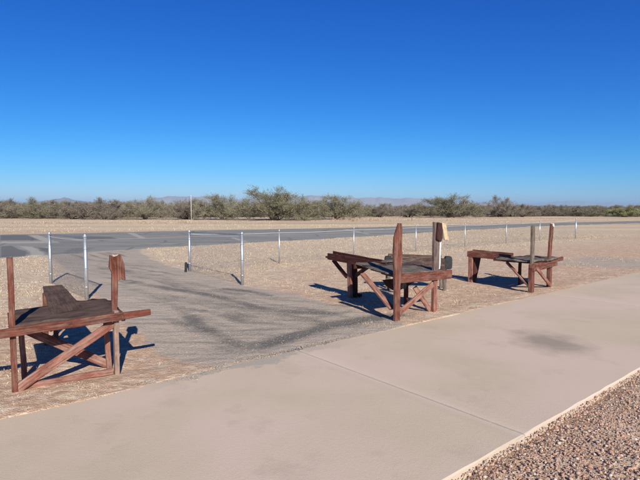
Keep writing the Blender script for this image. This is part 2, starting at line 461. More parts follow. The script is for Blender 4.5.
def seg_dist(X, Y, pts):
    d = np.full(X.shape, 1e9)
    for (x0, y0), (x1, y1) in zip(pts[:-1], pts[1:]):
        dx, dy = x1 - x0, y1 - y0
        t = np.clip(((X - x0) * dx + (Y - y0) * dy) / (dx * dx + dy * dy + 1e-9), 0, 1)
        d = np.minimum(d, np.hypot(X - x0 - t * dx, Y - y0 - t * dy))
    return d
def inside(X, Y, poly):
    r = np.zeros(X.shape, bool)
    n = len(poly)
    for i in range(n):
        x0, y0 = poly[i]; x1, y1 = poly[(i + 1) % n]
        if y0 == y1: continue
        c = ((y0 > Y) != (y1 > Y)) & (X < (x1 - x0) * (Y - y0) / (y1 - y0) + x0)
        r ^= c
    return r
def sdist(X, Y, poly):
    d = seg_dist(X, Y, poly + [poly[0]])
    return np.where(inside(X, Y, poly), d, -d)

# ------------------------------------------------------------------ ground sheet, (u, n) grid turned with the walk
def grow(start, step, fac, limit):
    a = [start]; s = step
    while abs(a[-1]) < limit:
        s *= fac; a.append(a[-1] + s)
    return a
def axis(lo, hi, step, fac, limit):
    mid = list(np.arange(lo, hi + 1e-6, step))
    right = grow(mid[-1], step, fac, limit)[1:]
    left = [lo - (x - hi) for x in grow(hi, step, fac, limit + hi)[1:]]
    return np.array(left[::-1] + mid + right)
us = axis(-7.0, 15.0, .08, 1.14, 26000)
n_mid = np.concatenate([np.arange(-1.0, 1.5, .1), np.arange(1.5, 4.2, .12), np.arange(4.2, 5.4, .03), np.arange(5.4, 13.0, .08)])
n_right = grow(13.0, .08, 1.13, 26000)
n_left = [-1.0 - (x - 13.0) for x in grow(13.0, .1, 1.3, 26000)[1:]]
ns = np.array(n_left[::-1] + list(n_mid) + n_right)
U, N = np.meshgrid(us, ns, indexing='ij')
X = UX * U - UY * N; Y = UY * U + UX * N

SW_N0, SW_N1, SW_Z = 1.77, 4.57, 0.035
def ground_z(X, Y):
    U = UX * X + UY * Y; N = -UY * X + UX * Y
    r = np.hypot(X, Y)
    near = 1 - sst(16, 24, r)
    z = near * (.030 * fbm(X, Y, 1.7) + .014 * fbm(X, Y, .33) + .006 * vnoise(X, Y, .1))
    lip = sst(5.3, 4.75, N) * sst(4.2, 4.5, N)
    z = z * (1 - .55 * lip) + lip * (.030 + .020 * fbm(U, N, .8) + .012 * vnoise(U, N, .16))
    under = sst(4.56, 4.44, N + .06 * vnoise(U, N, .5)) * sst(1.6, 1.9, N)
    z = z * (1 - under) - .09 * under
    nr = sst(1.9, 1.5, N)
    z = z * (1 - nr * .6) + .002 * nr + .006 * sst(1.5, 1.72, N)
    hump = np.where(PATHD > -.3, sst(-.2, .5, PATHD), 0) if X.shape == PATHD.shape else 0
    return z * near + 0.0
PATHD = np.where(np.hypot(X, Y) < 30, sdist(X, Y, PATH_POLY), -9.0)
Z = ground_z(X, Y)
# the ground lies a little below the runway sheet
rw = np.array(RUNWAY_NEAR)
Z = np.where(np.hypot(X, Y) > 15, np.minimum(Z, 0.004), Z)
I, J = U.shape
idx = np.arange(I * J).reshape(I, J)
F = np.stack([idx[:-1, :-1], idx[1:, :-1], idx[1:, 1:], idx[:-1, 1:]], -1).reshape(-1, 4)
ground = np_mesh('ground', np.stack([X, Y, Z], -1).reshape(-1, 3), F, M['ground'], smooth=True)
tag(ground, 'dry tan ground with straw and bare reddish dirt', None, kind='structure')
wob = .35 * fbm(X, Y, 1.3)
grav = sst(-.30, .30, PATHD + wob * .8)
grav = np.maximum(grav, .42 * sst(1.9, 1.5, N) * (np.hypot(X, Y) < 40))
darkm = np.zeros_like(X)
near = np.hypot(X, Y) < 24
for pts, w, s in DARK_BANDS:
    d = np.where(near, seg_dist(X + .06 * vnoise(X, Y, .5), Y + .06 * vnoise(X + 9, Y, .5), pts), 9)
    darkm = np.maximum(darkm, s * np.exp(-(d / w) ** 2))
# swept ridges across the path
phase = (X * .62 + Y * .78) * 2.3 + 1.6 * vnoise(X, Y, 2.2) + .5 * vnoise(X, Y, .6)
darkm = np.maximum(darkm, .50 * sst(.1, 1.0, np.sin(phase * 5.2)) * sst(.1, .7, PATHD) * np.clip(.8 + 1.6 * vnoise(X, Y, 1.5), 0, 1.2))
darkm = np.maximum(darkm, .40 * sst(.0, 1.0, np.sin(phase * 2.1 + 1.0)) * sst(.3, 1.2, PATHD))
darkm *= np.clip(.95 + .9 * vnoise(X, Y, .4), .3, 1.3)
# grey millings field at the far right
dR = np.hypot((X - 9.4) / 3.4, (Y - 15.3) / 2.4)
grav = np.maximum(grav, .62 * sst(1.25, .5, dR + .5 * vnoise(X, Y, 1.2)))
straw = np.full_like(X, .50)
straw = straw - .12 + .62 * sst(8.5, 13.0, N) + .35 * fbm(X, Y, 2.2)
straw = straw - .55 * np.exp(-((N - 5.6) / 1.0) ** 2) * np.clip(1 + fbm(U, N, 1.4), 0, 1.5)
straw = straw + .28 * np.exp(-((N - 4.75) / .16) ** 2)
straw = straw - .30 * sst(1.6, .2, U) * sst(9.5, 7.0, N)
straw = np.where(N < 2.5, .1, straw)
straw = np.clip(straw, 0, 1.2)
att = ground.data.color_attributes.new('mask', 'FLOAT_COLOR', 'POINT')
att.data.foreach_set('color', np.stack([grav, np.clip(darkm, 0, 1), straw, np.ones_like(X)], -1).astype(np.float32).ravel())

# ------------------------------------------------------------------ runway: asphalt sheet with ragged near edge
def extend(pts, back, fwd):
    (x0, y0), (x1, y1) = pts[0], pts[1]
    (a0, b0), (a1, b1) = pts[-2], pts[-1]
    l0 = math.hypot(x1 - x0, y1 - y0); l1 = math.hypot(a1 - a0, b1 - b0)
    return [(x0 - .87 * back, y0 - .49 * back)] + pts + [(a1 + .87 * fwd, b1 + .49 * fwd)]
rn = extend(RUNWAY_NEAR, 45, 25); rf = extend(RUNWAY_FAR, 45, 60)
def along(pts, n):
    p = np.array(pts); s = np.r_[0, np.cumsum(np.hypot(*np.diff(p, axis=0).T))]
    t = np.linspace(0, s[-1], n)
    return np.stack([np.interp(t, s, p[:, 0]), np.interp(t, s, p[:, 1])], -1)
A = along(rn, 1100); B_ = along(rf, 1100)
A = A + (np.stack([.5 * fbm(A[:, 0], A[:, 1], 1.1)] * 2, -1) * np.array([-.4, 1.0]))
B_ = B_ + (np.stack([.5 * fbm(B_[:, 0], B_[:, 1], 1.5)] * 2, -1) * np.array([-.4, 1.0]))
T = np.linspace(0, 1, 170)[None, :, None]
G = A[:, None, :] * (1 - T) + B_[:, None, :] * T
gx, gy = G[..., 0], G[..., 1]
gz = .022 + .004 * fbm(gx, gy, 3.0)
gz[:, 0] = -.02; gz[:, -1] = -.02
I2, J2 = gx.shape
id2 = np.arange(I2 * J2).reshape(I2, J2)
F2 = np.stack([id2[:-1, :-1], id2[1:, :-1], id2[1:, 1:], id2[:-1, 1:]], -1).reshape(-1, 4)
rwy = np_mesh('runway', np.stack([gx, gy, gz], -1).reshape(-1, 3), F2, M['asphalt'], smooth=True)
tag(rwy, 'worn grey asphalt runway with sandy cracks', None, kind='structure')
sand = np.zeros_like(gx); dpat = np.zeros_like(gx)
for poly in SAND_PATCHES: sand = np.maximum(sand, sst(-.04, .10, sdist(gx, gy, poly)))
for poly in DARK_PATCHES: dpat = np.maximum(dpat, sst(-.1, .15, sdist(gx, gy, poly)))
sand = np.maximum(sand, .8 * sst(.34, .12, seg_dist(gx, gy, extend(SEAM, 30, 60))))
att = rwy.data.color_attributes.new('mask', 'FLOAT_COLOR', 'POINT')
att.data.foreach_set('color', np.stack([sand, dpat * (1 - sand), sand * 0, sand * 0 + 1], -1).astype(np.float32).ravel())

# ------------------------------------------------------------------ concrete walk: separate slabs with joints
joints = [-8.8, -2.7, 3.42, 9.45, 15.5, 21.5, 27.5, 33.5, 39.5, 45.5]
bm = bmesh.new()
for a, b in zip(joints[:-1], joints[1:]):
    a += .0022; b -= .0022
    ns_ = 40
    top0 = []
    # bevelled box, long edges slightly uneven
    pr = [(SW_N0, -.10), (SW_N0, SW_Z - .010), (SW_N0 + .010, SW_Z), (SW_N1 - .010, SW_Z), (SW_N1, SW_Z - .01), (SW_N1, -.10)]
    rows = []
    for i in range(ns_ + 1):
        u = a + (b - a) * i / ns_
        end = (i == 0 or i == ns_)
        row = []
        for k, (n, z) in enumerate(pr):
            e = 0.009 * (random.random() - .5)
            dn = e if k in (1, 2) else (e if k in (3, 4) else 0)
            dz = (-.006 if end and k in (2, 3) else 0)
            x, y = W(u, n + dn)
            row.append(bm.verts.new((x, y, z + dz)))
        rows.append(row)
    # a thin row next to each end so the end bevel is narrow
    for r0, r1 in zip(rows[:-1], rows[1:]):
        for k in range(5):
            bm.faces.new((r0[k], r0[k + 1], r1[k + 1], r1[k]))
    bm.faces.new(rows[0][::-1]); bm.faces.new(rows[-1])
bmesh.ops.recalc_face_normals(bm, faces=bm.faces)
me = bpy.data.meshes.new('sidewalk'); bm.to_mesh(me); bm.free()
tag(link('sidewalk', me, M['concrete']), 'pale concrete walk with tooled joints', None, kind='structure')

# ------------------------------------------------------------------ loose stones and grass as stuff
_ico_v = np.array([(0, 0, 1), (.89, 0, .45), (.28, .85, .45), (-.72, .53, .45), (-.72, -.53, .45), (.28, -.85, .45),
                   (.72, .53, -.45), (-.28, .85, -.45), (-.89, 0, -.45), (-.28, -.85, -.45), (.72, -.53, -.45), (0, 0, -1)], float)
_ico_f = np.array([(0, 1, 2), (0, 2, 3), (0, 3, 4), (0, 4, 5), (0, 5, 1), (1, 6, 2), (2, 7, 3), (3, 8, 4), (4, 9, 5), (5, 10, 1),
                   (2, 6, 7), (3, 7, 8), (4, 8, 9), (5, 9, 10), (1, 10, 6), (6, 11, 7), (7, 11, 8), (8, 11, 9), (9, 11, 10), (10, 11, 6)])
def stones(name, x, y, z, size, mat, label):
    k = len(x)
    ang = rng.random(k) * 6.283
    sx = size * rng.uniform(.7, 1.35, k); sy = size * rng.uniform(.6, 1.1, k); sz = size * rng.uniform(.4, .8, k)
    v = np.repeat(_ico_v[None], k, 0) * (1 + rng.uniform(-.22, .22, (k, 12, 1)))
    tx = rng.uniform(-.6, .6, k)
    v[..., 0] *= sx[:, None]; v[..., 1] *= sy[:, None]; v[..., 2] *= sz[:, None]
    c, s = np.cos(tx)[:, None], np.sin(tx)[:, None]
    vy, vz = v[..., 1] * c - v[..., 2] * s, v[..., 1] * s + v[..., 2] * c
    v[..., 1], v[..., 2] = vy, vz
    c, s = np.cos(ang)[:, None], np.sin(ang)[:, None]
    vx, vy = v[..., 0] * c - v[..., 1] * s, v[..., 0] * s + v[..., 1] * c
    v[..., 0], v[..., 1] = vx + x[:, None], vy + y[:, None]
    v[..., 2] += z[:, None] + (sz * .35)[:, None]
    f = (_ico_f[None] + (np.arange(k) * 12)[:, None, None]).reshape(-1, 3)
    o = np_mesh(name, v.reshape(-1, 3), f, mat)
    return tag(o, label, name.replace('_', ' '), kind='stuff')
def scatter(k, u0, u1, n0, n1):
    u = rng.uniform(u0, u1, k); n = rng.uniform(n0, n1, k)
    return UX * u - UY * n, UY * u + UX * n, u, n
# crushed stone in front of the walk
x, y, u, n = scatter(110000, .8, 7.0, -1.9, 1.765)
keep = (y > 2.3) & (x > .4) & (x < .72 * y + .8) & (rng.random(len(x)) < np.clip(1.1 - .10 * (y - 3), .3, 1))
bare = fbm(x, y, .55) > .42
keep &= ~(bare & (rng.random(len(x)) < .6))
x, y, n = x[keep], y[keep], n[keep]
sz = rng.gamma(2.6, .0019, len(x)).clip(.0020, .017)
stones('crushed_stone', x, y, ground_z(x, y) if False else np.zeros(len(x)) + .006 + .012 * vnoise(x, y, .3) + .005 * sst(1.5, 1.74, n), sz, M['stones'], 'pink and grey crushed stone in front of the walk')
# loose gravel of the path
x, y, u, n = scatter(30000, -2.6, 6.5, 4.50, 9.5)
pd = sdist(x, y, PATH_POLY)
keep = (pd + .4 * fbm(x, y, .8) > -.25) & (rng.random(len(x)) < np.clip(1.15 - .14 * (n - 4.5), .15, 1))
x, y, n, u = x[keep], y[keep], n[keep], u[keep]
PATHD = np.zeros(1)
stones('path_gravel', x, y, ground_z(x, y), rng.gamma(3, .0012, len(x)).clip(.0015, .009), M['stones_grey'], 'fine grey gravel of the path through the fence gap')
# gravel washed over the edge of the walk
k = 5200
x, y, u, n = scatter(k, 1.5, 4.6, 4.28, 4.66)
u_n = .5 + fbm(u, n * 0, .55)
keep = n > 4.60 - .32 * np.clip(u_n, 0, 1) * sst(1.5, 2.1, u) * sst(4.3, 3.2, u) - .01
keep &= (rng.random(k) < .8)
x, y, n = x[keep], y[keep], n[keep]
stones('washed_gravel', x, y, np.full(len(x), SW_Z), rng.gamma(4, .0014, len(x)).clip(.003, .012), M['stones_grey'], 'thin spill of grey gravel over the far edge of the walk')
# pebbles over the dirt
x, y, u, n = scatter(8000, -5, 16, 4.6, 12)
keep = (sdist(x, y, PATH_POLY) < 0) & (rng.random(len(x)) < np.clip(1.1 - .12 * (n - 4.6), .1, 1))
x, y = x[keep], y[keep]
stones('dirt_pebbles', x, y, ground_z(x, y), rng.gamma(3, .0013, len(x)).clip(.002, .010), M['stones_dirt'], 'small pebbles scattered over the bare dirt')

def blades(name, x, y, z, h, mat, label, width=.004, lean=.6, per=1):
    k = len(x)
    a = rng.random(k) * 6.283; b = rng.random(k) * 6.283
    L = h * rng.uniform(.1, lean, k)
    w = width * rng.uniform(.6, 1.5, k)
    v = np.zeros((k, 4, 3))
    dx, dy = np.cos(a) * w, np.sin(a) * w
    v[:, 0] = np.stack([x - dx, y - dy, z - .005], -1)
    v[:, 1] = np.stack([x + dx, y + dy, z - .005], -1)
    mx, my = x + np.cos(b) * L * .4, y + np.sin(b) * L * .4
    v[:, 2] = np.stack([mx + dx * .7, my + dy * .7, z + h * .6], -1)
    v[:, 3] = np.stack([x + np.cos(b) * L, y + np.sin(b) * L, z + h], -1)
    f = np.array([(0, 1, 2), (0, 2, 3)])
    f = (f[None] + (np.arange(k) * 4)[:, None, None]).reshape(-1, 3)
    o = np_mesh(name, v.reshape(-1, 3), f, mat)
    return tag(o, label, 'dry grass', kind='stuff')
def clumps(k, m, spread, u0, u1, n0, n1, keepf=None):
    cx, cy, u, n = scatter(k, u0, u1, n0, n1)
    if keepf is not None:
        kp = keepf(cx, cy, u, n); cx, cy = cx[kp], cy[kp]
    x = np.repeat(cx, m) + rng.normal(0, spread, len(cx) * m)
    y = np.repeat(cy, m) + rng.normal(0, spread, len(cx) * m)
    s = np.repeat(rng.uniform(.5, 1.3, len(cx)), m)
    return x, y, s
# thin straw along the far edge of the walk and round the stands
x, y, s = clumps(1500, 16, .04, -4, 16, 4.55, 5.15, lambda x, y, u, n: (fbm(u, n, .9) > -.15) & ~((u > 1.3) & (u < 4.9)))
blades('verge_grass', x, y, ground_z(x, y), s * rng.uniform(.006, .020, len(x)), M['straw'], 'short dead grass along the edge of the walk', .0010, .9)
x, y, s = clumps(9500, 11, .04, -5, 20, 5.0, 12.2, lambda x, y, u, n: (sdist(x, y, PATH_POLY) < -.15) & (fbm(x, y, 1.1) > .16 - .07 * (n - 6)) & (u > -.5 - .0 * n))
blades('short_grass', x, y, ground_z(x, y), s * rng.uniform(.010, .038, len(x)), M['straw'], 'sparse dead grass on the dirt behind the stands', .0016, 1.0)
# taller straw beyond the fence
def beyond(x, y, u, n):
    return (np.abs(x) < .72 * y + 1) & (sdist(x, y, PATH_POLY) < -.2) & (~inside(x, y, [tuple(p) for p in rn] + [tuple(p) for p in rf[::-1]]))
x, y, s = clumps(30000, 9, .06, -12, 34, 11.0, 28, beyond)
blades('field_grass', x, y, np.zeros(len(x)), s * rng.uniform(.018, .060, len(x)), M['straw'], 'straw coloured grass between fence and runway', .0022, .9)
x, y, s = clumps(13000, 9, .22, -60, 90, 20, 70, lambda x, y, u, n: (np.abs(x) < .72 * y + 3) & (y > 33) & (sdist(x, y, [tuple(p) for p in rn] + [tuple(p) for p in rf[::-1]]) < -.6) & (fbm(x, y, 9) > -.1))
blades('runway_grass', x, y, np.zeros(len(x)), s * rng.uniform(.04, .12, len(x)), M['straw'], 'pale short grass beyond the runway', .006, .7)
x, y, s = clumps(500, 26, .30, -60, 70, 40, 62, lambda x, y, u, n: (np.abs(x) < .72 * y + 3) & (y > 52) & (y < 72) & (fbm(x, y, 8) > .18))
blades('russet_weeds', x, y, np.zeros(len(x)), s * rng.uniform(.12, .40, len(x)), M['weed'], 'russet dead weeds under the front row of mesquites', .016, .8)

# ------------------------------------------------------------------ fences
def tube(raw, p0, p1, r, seg=8, r1=None, caps=True):
    p0 = Vector(p0); p1 = Vector(p1); d = (p1 - p0)
    if d.length < 1e-6: return
    q = d.to_track_quat('Z', 'Y'); r1 = r if r1 is None else r1
    vs = []
    for p, rr in ((p0, r), (p1, r1)):
        for i in range(seg):
            a = 2 * math.pi * i / seg
            vs.append(tuple(p + q @ Vector((math.cos(a) * rr, math.sin(a) * rr, 0))))
    fs = [(i, (i + 1) % seg, seg + (i + 1) % seg, seg + i) for i in range(seg)]
    if caps: fs += [tuple(range(seg))[::-1], tuple(range(seg, 2 * seg))]
    raw.add(vs, fs)

def fence(label, group, runs, post_h, loc):
    """runs: list of point lists (world xy). The first point of each run is a terminal post unless shared"""
    root = empty('chain_link_fence', (loc[0], loc[1], 0))
    tag(root, label, 'fence', group)
    done = set()
    mesh = Raw()
    for pts in runs:
        for i, (x, y, h, r) in enumerate(pts):
            key = (round(x, 2), round(y, 2))
            lx, ly = x - loc[0], y - loc[1]
            if key not in done:
                done.add(key)
                p = Raw(); tube(p, (lx, ly, -.05), (lx, ly, h - .02), r, 12)
                po = p.build('post', M['galv'], root, True)
                c = Raw(); tube(c, (lx, ly, h - .03), (lx, ly, h + .012), r * 1.12, 12); tube(c, (lx, ly, h + .012), (lx, ly, h + .035), r * 1.0, 12, r * .35)
                c.build('post_cap', M['galv'], po, True)
                if r > .03:
                    for z in (.2, .5, .8):
                        bnd = Raw(); tube(bnd, (lx, ly, z * h - .012), (lx, ly, z * h + .012), r * 1.13, 12)
                        bnd.build('tension_band', M['galv'], po, True)
        for (x0, y0, h0, r0), (x1, y1, h1, r1) in zip(pts[:-1], pts[1:]):
            a = (x0 - loc[0], y0 - loc[1]); b = (x1 - loc[0], y1 - loc[1])
            zt0, zt1 = h0 - .075, h1 - .075
            rl = Raw(); 
            sg = 8
            for q_ in range(sg):
                f0, f1 = q_ / sg, (q_ + 1) / sg
                sag = lambda f: .02 * 4 * f * (1 - f)
                tube(rl, (a[0] + (b[0] - a[0]) * f0, a[1] + (b[1] - a[1]) * f0, zt0 + (zt1 - zt0) * f0 - sag(f0)),
                     (a[0] + (b[0] - a[0]) * f1, a[1] + (b[1] - a[1]) * f1, zt0 + (zt1 - zt0) * f1 - sag(f1)), .0065, 6)
            rl.build('top_wire', M['wire'], root)
            L = math.hypot(b[0] - a[0], b[1] - a[1])
            zb = .03
            if L < 3.2 and min(r0, r1) > .03:
                wr = Raw(); tube(wr, (a[0], a[1], h0 - .03), (b[0], b[1], h1 - .03), .013, 8)
                wr.build('top_rail', M['mesh'], root)
            # woven wire: two families of slanting wires
            step = .075; hh = min(zt0, zt1) - zb
            k = -hh
            while k < L:
                for sgn in (1, -1):
                    s0, s1 = k, k + hh
                    z0, z1 = (zb, zb + hh) if sgn > 0 else (zb + hh, zb)
                    if s0 < 0:
                        z0 += (z1 - z0) * (-s0) / hh; s0 = 0
                    if s1 > L:
                        z1 -= (z1 - z0) * (s1 - L) / (s1 - s0); s1 = L
                    f = lambda s, z: (a[0] + (b[0] - a[0]) * s / L, a[1] + (b[1] - a[1]) * s / L, z)
                    tube(mesh, f(s0, z0), f(s1, z1), .0019 if loc[0] < -5 else .0011, 3, caps=False)
                k += step
            tube(mesh, (a[0], a[1], zb), (b[0], b[1], zb), .002, 3)
    mesh.build('wire_mesh', M['mesh'], root)
    return root

GN = 12.4
def P(u, n, h=1.02, r=.021): return (*W(u, n), h, r)
fence('short galvanised chain link wing on the left of the fence gap', 'chain link fences',
      [[P(2.32, 12.3, 1.14, .034), P(2.42, 9.74, 1.19, .034)]], 1.15, W(2.32, 12.3))
line = [P(5.68, GN, 1.08, .034)] + [P(u, GN + .02 * i) for i, u in enumerate((8.60, 11.75, 15.1, 18.4, 21.8, 25.1))] + [P(28.4, GN - .3, 1.10, .034)]
fence('long low chain link fence with a short wing, right of the fence gap', 'chain link fences',
      [line, [P(5.68, GN, 1.08, .034), P(5.50, 9.35, 1.15, .034)]], 1.05, W(5.68, GN))
bx_, by_ = W(5.52, 12.30)
st = Raw(); tube(st, (0, 0, 0), (.01, 0, .26), .035, 7); 
o = st.build('ground_stake', M['rubber']); o.location = (bx_, by_, 0)
tag(o, 'short black stake at the foot of a fence post', 'stake')

# ------------------------------------------------------------------ timber work
def board(bm, p0, p1, w, t, up=(0, 0, 1), seg=6, jit=.003, taper=1.0, bev=.005):
    """p0-p1 centre line, w across (towards up), t thick; uv = metres along / across"""
    uvl = bm.loops.layers.uv.verify()
    p0 = Vector(p0); p1 = Vector(p1); d = p1 - p0; L = d.length; d.normalize()
    up = Vector(up); side = d.cross(up).normalized(); upv = side.cross(d).normalized()
    tmp = bmesh.new()
    ul = tmp.loops.layers.uv.verify()
    rows = []
    for i in range(seg + 1):
        f = i / seg; c = p0 + d * L * f
        k = 1 + (taper - 1) * f
        b = min(bev, t * .3, w * .3)
        hw, ht = w / 2 * k, t / 2
        prof = [(-hw + b, -ht), (hw - b, -ht), (hw, -ht + b), (hw, ht - b), (hw - b, ht), (-hw + b, ht), (-hw, ht - b), (-hw, -ht + b)]
        jx, jy = random.uniform(-jit, jit), random.uniform(-jit, jit) * .6
        rows.append([tmp.verts.new(c + upv * (a + jx + random.uniform(-.3, .3) * jit) + side * (e + jy)) for a, e in prof])
    fs = []
    for r0, r1 in zip(rows[:-1], rows[1:]):
        for k in range(8):
            fs.append(tmp.faces.new((r0[k], r0[(k + 1) % 8], r1[(k + 1) % 8], r1[k])))
    tmp.faces.new(rows[0][::-1]); tmp.faces.new(rows[-1])
    tmp.normal_update()
    o0 = random.uniform(0, 20)
    for f in tmp.faces:
        n = f.normal
        for l in f.loops:
            q = l.vert.co - p0
            s = q.dot(d); a = q.dot(upv); e = q.dot(side)
            if abs(n.dot(d)) > .8: uvc = (a + o0, e)
            elif abs(n.dot(side)) > .6: uvc = (s + o0, a)
            else: uvc = (s + o0, e + .37)
            l[ul].uv = uvc
    me = bpy.data.meshes.new('tmp'); tmp.to_mesh(me); tmp.free()
    bm.from_mesh(me); bpy.data.meshes.remove(me)

def prism(bm, pts, b0, b1, hole=None):
    """outline in the (a, z) plane given thickness b0..b1, with bevelled rims"""
    tmp = bmesh.new(); ul = tmp.loops.layers.uv.verify()
    v0 = [tmp.verts.new((a, b0, z)) for a, z in pts]; v1 = [tmp.verts.new((a, b1, z)) for a, z in pts]
    n = len(pts)
    tmp.faces.new(v0); tmp.faces.new(v1[::-1])
    for i in range(n): tmp.faces.new((v0[i], v1[i], v1[(i + 1) % n], v0[(i + 1) % n]))
    bmesh.ops.recalc_face_normals(tmp, faces=tmp.faces)
    bmesh.ops.bevel(tmp, geom=[e for e in tmp.edges], offset=.004, segments=1, affect='EDGES')
    for f in tmp.faces:
        for l in f.loops:
            q = l.vert.co
            l[ul].uv = (q.z, q.x) if abs(f.normal.y) > .5 else (q.z, q.y + .3)
    me = bpy.data.meshes.new('tmp'); tmp.to_mesh(me); tmp.free()
    bm.from_mesh(me); bpy.data.meshes.remove(me)

def part(name, mat, parent, fn):
    bm = bmesh.new(); bm.loops.layers.uv.verify(); fn(bm)
    me = bpy.data.meshes.new(name); bm.to_mesh(me); bm.free()
    return link(name, me, M[mat], parent)
def bd(name, mat, parent, *a, **k):
    return part(name, mat, parent, lambda bm: board(bm, *a, **k))

def matting(name, mat, parent, poly, z, seed, amp=.02, thick=.012):
    """worn sheet lying on a stand: uneven outline, rippled, with thickness"""
    rs = np.random.default_rng(seed)
    ctr = Vector((sum(p[0] for p in poly) / len(poly), sum(p[1] for p in poly) / len(poly)))
    out = []
    n = len(poly)
    for i in range(n):
        p, q = Vector(poly[i]), Vector(poly[(i + 1) % n])
        k = max(3, int((q - p).length / .06))
        for j in range(k):
            c = p.lerp(q, j / k); nrm = (q - p).normalized(); nrm = Vector((nrm.y, -nrm.x))
            out.append(c + nrm * float(rs.normal(0, .008)))
    rings = 7; vs = []; m = len(out)
    zf = z if callable(z) else (lambda a, b: z)
    for r in range(rings):
        f = 1 - r / rings
        for p in out:
            c = ctr.lerp(p, f)
            rip = amp * (float(vnoise(c.x + seed, c.y, .22)) + .5 * float(vnoise(c.x, c.y + seed, .09)))
            edge = max(0, f - .8) / .2
            vs.append((c.x, c.y, zf(c.x, c.y) + thick + rip * (.5 + .9 * edge) + .004))
    vs.append((ctr.x, ctr.y, zf(ctr.x, ctr.y) + thick + .004))
    base = len(vs)
    for p in out: vs.append((p.x, p.y, zf(p.x, p.y) - .004 + .3 * amp * float(vnoise(p.x + seed, p.y, .22))))
    fs = []
    for r in range(rings - 1):
        for i in range(m):
            fs.append((r * m + i, r * m + (i + 1) % m, (r + 1) * m + (i + 1) % m, (r + 1) * m + i))
    for i in range(m): fs.append(((rings - 1) * m + i, (rings - 1) * m + (i + 1) % m, base - 1))
    for i in range(m): fs.append((base + i, base + (i + 1) % m, (i + 1) % m, i))
    fs.append(tuple(base + i for i in range(m))[::-1])
    me = bpy.data.meshes.new(name); me.from_pydata(vs, [], fs); me.update()
    me.polygons.foreach_set('use_smooth', [True] * len(me.polygons))
    uv = me.uv_layers.new(name='UVMap')
    for l in me.loops:
        c = me.vertices[l.vertex_index].co
        uv.data[l.index].uv = (c.x, c.y)
    return link(name, me, M[mat], parent)

# ---------- stand 1 (left foreground)
def stand_one():
    s = empty('starting_stand', (-2.82, 4.46, 0), R(33))
    tag(s, 'faded red stand with crossed braces and long crossbar, nearest the camera at far left', 'wooden stand', 'wooden stands beside the walk')
    bd('tall_post', 'red', s, (0, 0, -.02), (0.0, 0, 1.25), .050, .075, (1, 0, 0), seg=9)
    bd('leg', 'washed', s, (.885, .0, -.02), (.89, .0, .66), .045, .08, (1, 0, 0), seg=6)
    fork = [(.862, .57), (.915, .57), (.925, .80), (.932, .955), (.958, .965), (.962, .985), (.985, .955), (1.005, .96), (.998, 1.12), (.965, 1.222),
            (.90, 1.205), (.862, 1.222), (.850, 1.10), (.875, 1.04), (.868, .80)]
    fp = part('forked_post', 'red', s, lambda bm: prism(bm, fork, .055, .10))
    part('chipped_end', 'raw_wood', fp, lambda bm: prism(bm, [(.885, 1.203), (.93, 1.203), (.945, 1.232), (.93, 1.222), (.905, 1.216), (.885, 1.234)], .06, .095))
    bar = part('crossbar', 'red', s, lambda bm: (board(bm, (-.85, -.070, .548), (.95, -.070, .612), .078, .045, seg=12, jit=.002), board(bm, (.952, -.070, .612), (1.215, -.070, .622), .070, .042, seg=3, jit=.002, taper=.8)))
    bd('top_board', 'red_dark', s, (-.03, .17, .590), (.935, .17, .610), .36, .036, (0, 1, 0), seg=6)
    bd('top_board', 'red_dark', s, (-.03, .565, .590), (.935, .565, .610), .42, .036, (0, 1, 0), seg=6)
    bd('end_board', 'red', s, (.955, -.04, .592), (.955, .80, .592), .075, .036, seg=5)
    matting('top_mat', 'mat_brown', s, [(0.0, -.035), (.93, -.035), (.96, .52), (.93, .90), (.3, .88), (.0, .72)], lambda a, b: .608 + .02 * a + .03 * max(0, a - .5) * max(0, b), 3, .028)
    bd('rear_leg', 'red_faded', s, (.09, .29, -.02), (.07, .31, .572), .05, .05, (1, 0, 0))
    bd('rear_leg', 'red_faded', s, (.855, .24, -.02), (.835, .28, .588), .05, .055, (1, 0, 0))
    bd('cross_brace', 'red_faded', s, (.015, -.015, .03), (.865, .0, .535), .085, .032, seg=8)
    bd('cross_brace', 'red_faded', s, (.04, .34, .545), (.86, .275, .03), .085, .032, seg=8)
    bd('bottom_rail', 'red_faded', s, (.03, .02, .03), (.855, .02, .035), .06, .036, seg=6)
    # stem running back
    bd('stem_plank', 'mat_brown', s, (.50, .30, .616), (.47, 1.78, .705), .33, .03, (1, 0, 0), seg=8, taper=.66)
    bd('stem_side', 'red', s, (.375, .86, .630), (.375, 1.76, .675), .06, .022, seg=8)
    bd('stem_side', 'red', s, (.565, .86, .630), (.565, 1.76, .675), .06, .022, seg=8)
    bd('end_leg', 'red', s, (.37, 1.62, -.02), (.37, 1.62, .655), .05, .08, (1, 0, 0))
    bd('end_leg', 'red', s, (.475, 1.62, -.02), (.475, 1.62, .655), .05, .08, (1, 0, 0))
    bd('knee_brace', 'red_dark', s, (.425, 1.6, .20), (.425, 1.12, .64), .07, .032, (0, 0, 1))
    return s
stand_one()

